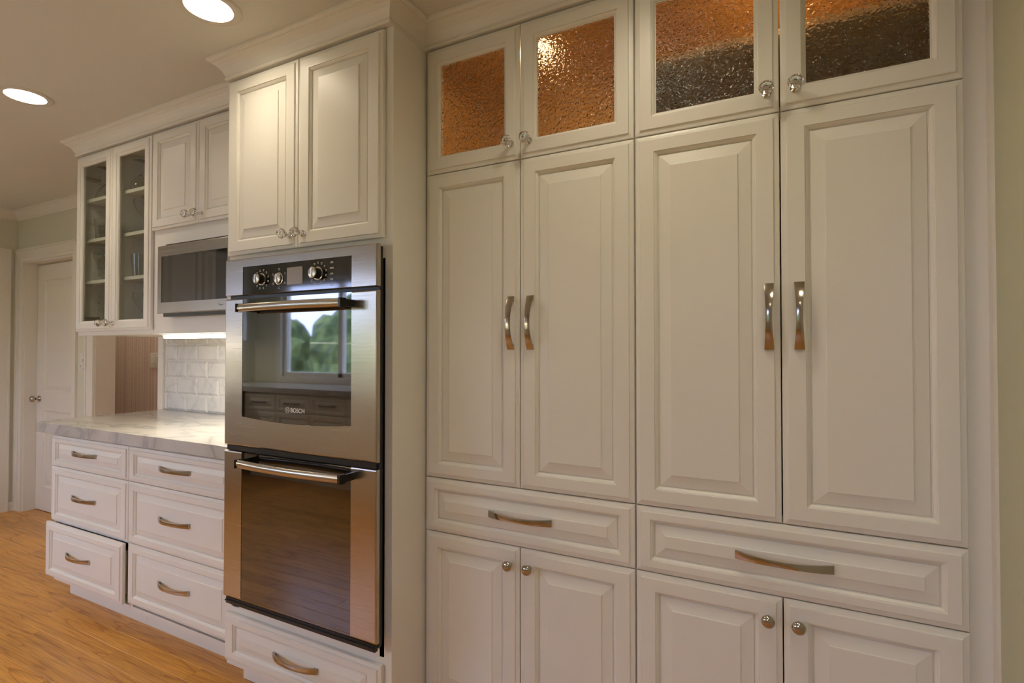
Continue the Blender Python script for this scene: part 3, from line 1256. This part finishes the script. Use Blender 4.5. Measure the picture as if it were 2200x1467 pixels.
# ================================================================ CABINET CROWN
PROF = [(-.016, 0), (.004, 0), (.0065, .0025), (.0075, .007), (.0060, .0115), (.0035, .0135), (.0035, .0155), (.0060, .0175), (.0075, .022),
        (.0115, .031), (.0185, .042), (.0285, .053), (.0390, .0605), (.0430, .0625), (.0430, .0655), (.0500, .0680), (.0545, .0715), (.0550, .0760), (.0550, .0808), (-.016, .0808)]
pf = [(o, ZC + z) for o, z in PROF]
pth = [(gx0 + .003, YB), (gx0 + .003, YU + .003), (OX0 - .0005, YU + .003)]
struct('trim_5', sweep(pth, pf, 0, 2), 'paint')
pth = [(OX0 + .003, YU - .060), (OX0 + .003, YC + .003), (OX1 - .003, YC + .003), (OX1 - .003, .003), (XR - .001, .003)]
struct('trim_6', sweep(pth, pf, 0, 3), 'paint')
struct('trim_7', sweep(pth, pf, 3, 4), 'paint')
# blocking behind the crown up to the ceiling
bk = MB()
bk.box(gx0 + .022, OX0 - .001, .006, YB - .002, ZC + .0005, CEIL - .0005)
struct('trim_8', bk, 'paint')
bk = MB()
bk.box(OX0 + .022, OX1 - .022, YC + .022, YB - .002, ZC + .0005, CEIL - .0005)
bk.box(OX1 - .0215, XR - .001, .022, YB - .002, ZC + .0005, CEIL - .0005)
struct('trim_9', bk, 'paint')

# ================================================================ BASE DRAWERS AND WORKTOP
YDW = -.129
KX0, KY0, KZ0, KZ1 = -2.478, -.164, .896, .949


def drawer_base(x0, x1, label, edges, ajar=None):
    t = thing('drawer_cabinet', label, 'cabinet', (x0, YDW, 0))
    w = x1 - x0
    Dp = YB - YDW - .002
    b = MB()
    fy = T + .0015
    b.box(0.0005, .018, fy, Dp, .105, KZ0 - .0005)
    b.box(w - .018, w - .0005, fy, Dp, .105, KZ0 - .0005)
    b.box(.018, w - .018, Dp - .012, Dp, .105, KZ0 - .0005)
    b.box(.018, w - .018, fy, Dp - .012, .105, .123)
    for z in edges[1:-1]:
        b.box(.018, w - .018, fy, fy + .019, z - .012, z + .012)
    b.box(.018, w - .018, fy, fy + .019, KZ0 - .035, KZ0 - .0005)
    part('body', b, 'paint', t)
    part('toe_kick', MB().box(0.0005, w - .0005, .095, .113, 0, .1045), 'paint', t)
    for i, (za, zb) in enumerate(zip(edges[:-1], edges[1:])):
        aj = .022 if ajar == i else 0.0
        d = add_door(t, 0, w, za, zb, .050, .036 if zb - za > .2 else .031, 'panel', .024 if zb - za > .2 else .020, 'drawer', y=-aj)
        add_pull(d, w / 2 - .022, (zb - za) / 2 + (.006))
        if aj:
            bx = MB()
            bx.box(.03, .042, T, .44, .03, zb - za - .05)
            bx.box(w - .045, w - .033, T, .44, .03, zb - za - .05)
            bx.box(.042, w - .045, .428, .44, .03, zb - za - .05)
            bx.box(.042, w - .045, T, .428, .03, .04)
            part('drawer_box', bx, 'cab_inside', d)
    return t


ED = [.142, .426, .715, .879]
drawer_base(-2.404, -1.667, 'white three-drawer base cabinet at the free end, lowest drawer slightly ajar', ED, 0)
drawer_base(-1.6665, -.876, 'white three-drawer base cabinet next to the oven tower, all drawers shut', ED)
ct = MB().box(KX0, OX0 - .001, KY0, YB - .0125, KZ0, KZ1, .002)
tag(ob('countertop', ct.mesh('countertop', 'marble')), 'thick white marbled stone worktop on the drawer cabinets', 'countertop')

# ---- backsplash tiles, one object each
TW, TH = .2085, .1045
tile_cache = {}


def tile(x0, x1, z0, z1):
    key = (round(x1 - x0, 3), round(z1 - z0, 3))
    if key not in tile_cache:
        w, h = x1 - x0 - .0024, z1 - z0 - .0024
        bv = min(.013, w * .3, h * .3)
        mb = MB().loops([ring(0, w, 0, h, .0115), ring(0, w, 0, h, .0068), ring(.0008, w - .0008, .0008, h - .0008, .0060), ring(bv, w - bv, bv, h - bv, 0)], True, True)
        tile_cache[key] = mb.mesh('tile', 'tile')
    ob('tile', tile_cache[key], wall_back, (x0 + .0012, YB - .0120, z0 + .0012))


bs = part('grout_bed', MB().box(-2.474, OX0 - .001, YB - .0045, YB - .0002, KZ1 + .0005, 1.4115), 'grout', wall_back)
for r_ in range(5):
    z0 = KZ1 + .001 + TH * r_
    z1 = min(z0 + TH, 1.4115)
    off = -2.239 if r_ % 2 == 0 else -2.339
    x = off - 2 * TW
    while x < OX0:
        a, b_ = max(x, -2.474), min(x + TW, OX0 - .001)
        if b_ - a > .02:
            tile(a, b_, z0, z1)
        x += TW
# board closing the tile edge
struct('trim_10', MB().box(-2.530, -2.4755, YB - .018, YB - .0002, 0, 2.06), 'trim_paint')
# casing left of the passage opening
struct('trim_11', MB().box(-3.482, -3.384, YD - .018, YD - .0005, 0, 2.15).box(-3.482, -3.468, YD - .024, YD - .018, 0, 2.15), 'trim_paint')


# ================================================================ RECESSED LIGHTS
def can_light(x, y, label):
    t = thing('recessed_light', label, 'light', (x, y, CEIL), 0, 'recessed ceiling lights')
    part('trim_ring', MB().lathe([(.100, -.0004), (.098, -.004), (.085, -.0065), (.074, -.005), (.0725, -.0004)], 40), 'can_trim', t, math.radians(60))
    part('lens', MB().lathe([(.0715, -.0006), (.0700, -.0030), (.068, -.0034)], 40), 'can', t)
    return t


can_light(-.619, -.425, 'round recessed ceiling lamp in front of the oven tower')
can_light(-1.958, -.415, 'round recessed ceiling lamp in front of the glass-door cabinet')
can_light(.72, -.43, 'round recessed ceiling lamp in front of the pantry doors, above the frame')
for x_, n_ in ((-3.3, 'leftmost'), (-1.96, 'rightmost')):  # unseen second row, added for general illumination
    can_light(x_, -2.1, 'added round ceiling lamp in an unseen row behind the camera, %s' % n_)
can_light(1.28, -.95, 'added unseen ceiling lamp above the camera, beside the green wall')  # added to brighten the right side of the oven tower
can_light(1.28, -2.2, 'added unseen ceiling lamp behind the camera, beside the green wall')  # added as warm light from the right on the oven tower
can_light(-3.75, .80, 'added unseen ceiling lamp in the papered passage, left')  # added, with the next one, to brighten the striped wallpaper
can_light(-2.95, .80, 'added unseen ceiling lamp in the papered passage, right')  # second lamp added to light the passage wall
can_light(-3.75, -.38, 'added unseen ceiling lamp near the white panel door, outside the picture')  # unseen lamp added to lift the sage wall and panel door

# ================================================================ OPPOSITE SIDE OF THE KITCHEN (seen mirrored in the oven glass)
def opp_upper(name, label, x, y, rz, w, nd, z0=1.43, h=.965, d=.33, sx_=.05):
    t = thing(name, label, 'cabinet', (x, y, z0), rz)
    b = MB()
    b.box(0, w, T + .0015, d, 0, h)
    part('body', b, 'paint', t)
    for i in range(nd):
        add_door(t, w * i / nd, w * (i + 1) / nd, .01, h - .005)
    return t


def opp_base(name, label, x, y, rz, w, nd, d=.60):
    t = thing(name, label, 'cabinet', (x, y, 0), rz)
    b = MB()
    b.box(0, w, T + .0015, d, .105, KZ0 - .001)
    b.box(0, w, .09, d, 0, .105)
    part('body', b, 'paint', t)
    for i in range(nd):
        add_door(t, w * i / nd, w * (i + 1) / nd, .14, .70)
        dd = add_door(t, w * i / nd, w * (i + 1) / nd, .70, .88, .045, .034, 'panel', .022, 'drawer')
        add_pull(dd, w / nd / 2, .09)
    return t


# on the left wall (fronts face +x): rotation +90 deg, local x -> world y
opp_upper('upper_cabinet', 'white wall cabinets on the left wall, mirrored in the microwave window', XL + .335, -2.85, PI / 2, 1.65, 4)
opp_base('base_cabinet', 'white base cabinets on the left wall, mirrored in the oven glass', XL + .605, -2.56, PI / 2, 1.36, 3)
# along the wall behind the camera (fronts face +y): rotation 180 deg
opp_upper('upper_cabinet', 'white wall cabinets right of the window behind the camera, mirrored in the oven glass', -.60, YF + .335, PI, 1.60, 4)
opp_base('base_cabinet', 'white base cabinets under the window behind the camera, mirrored in the oven glass', -.60, YF + .605, PI, 3.38, 7)
cb = MB()
cb.box(XL + .002, XL + .64, YF + .002, -1.18, KZ0, KZ1, .002)
cb.box(XL + .6405, -.58, YF + .002, YF + .64, KZ0, KZ1, .002)
tag(ob('countertop', cb.mesh('countertop', 'marble')), 'white stone worktop of the corner run, mirrored in the oven glass', 'countertop')
for x_, y_, rz_, L_, lab in ((XL + .30, -2.7, PI / 2, 1.3, 'strip light under the cabinets on the left wall'), (-.75, YF + .30, PI, 1.3, 'strip light under the cabinets right of the window')):
    u = thing('under_cabinet_light', lab, 'light', (x_, y_, 1.409), rz_)
    part('housing', MB().box(0, L_, 0, .06, .016, .0205), 'white_plastic', u)
    part('tube_cover', MB().box(.008, L_ - .008, .004, .056, 0, .0158), 'ucl', u)

# ================================================================ GARDEN OUTSIDE THE WINDOW
struct('ground', MB().box(-14, 6, -14, YF - .13, -.4, -.3), 'soil')
random.seed(11)
for i, (x_, r_) in enumerate(((-9.6, 1.3), (-8.2, 1.5), (-6.2, 1.3), (-3.9, 1.5), (-2.4, 1.3), (.4, 1.5), (1.4, 1.3))):
    bm = bmesh.new()
    bmesh.ops.create_icosphere(bm, subdivisions=4, radius=1.0)
    from mathutils import noise
    for v in bm.verts:
        q = 1 + .22 * noise.noise(v.co * 2.3 + Vector((i * 3.1, 0, 0))) + .16 * noise.noise(v.co * 6 + Vector((0, i * 2.7, 0)))
        v.co = Vector((v.co.x * r_, v.co.y * r_ * .8, v.co.z * r_ * 1.15)) * q
    me = bpy.data.meshes.new('garden_shrub')
    bm.to_mesh(me)
    bm.free()
    me.materials.append(M['leaves'])
    o = ob('garden_shrub', me, None, (x_, -7.0 + 3.2 * (i % 2) * -1, r_ * .9 - .3))
    tag(o, 'green garden shrub outside the window, %s of the row, mirrored in the oven glass' % ['first', 'second', 'third', 'fourth', 'fifth', 'sixth', 'last'][i], 'shrub', 'garden shrubs')
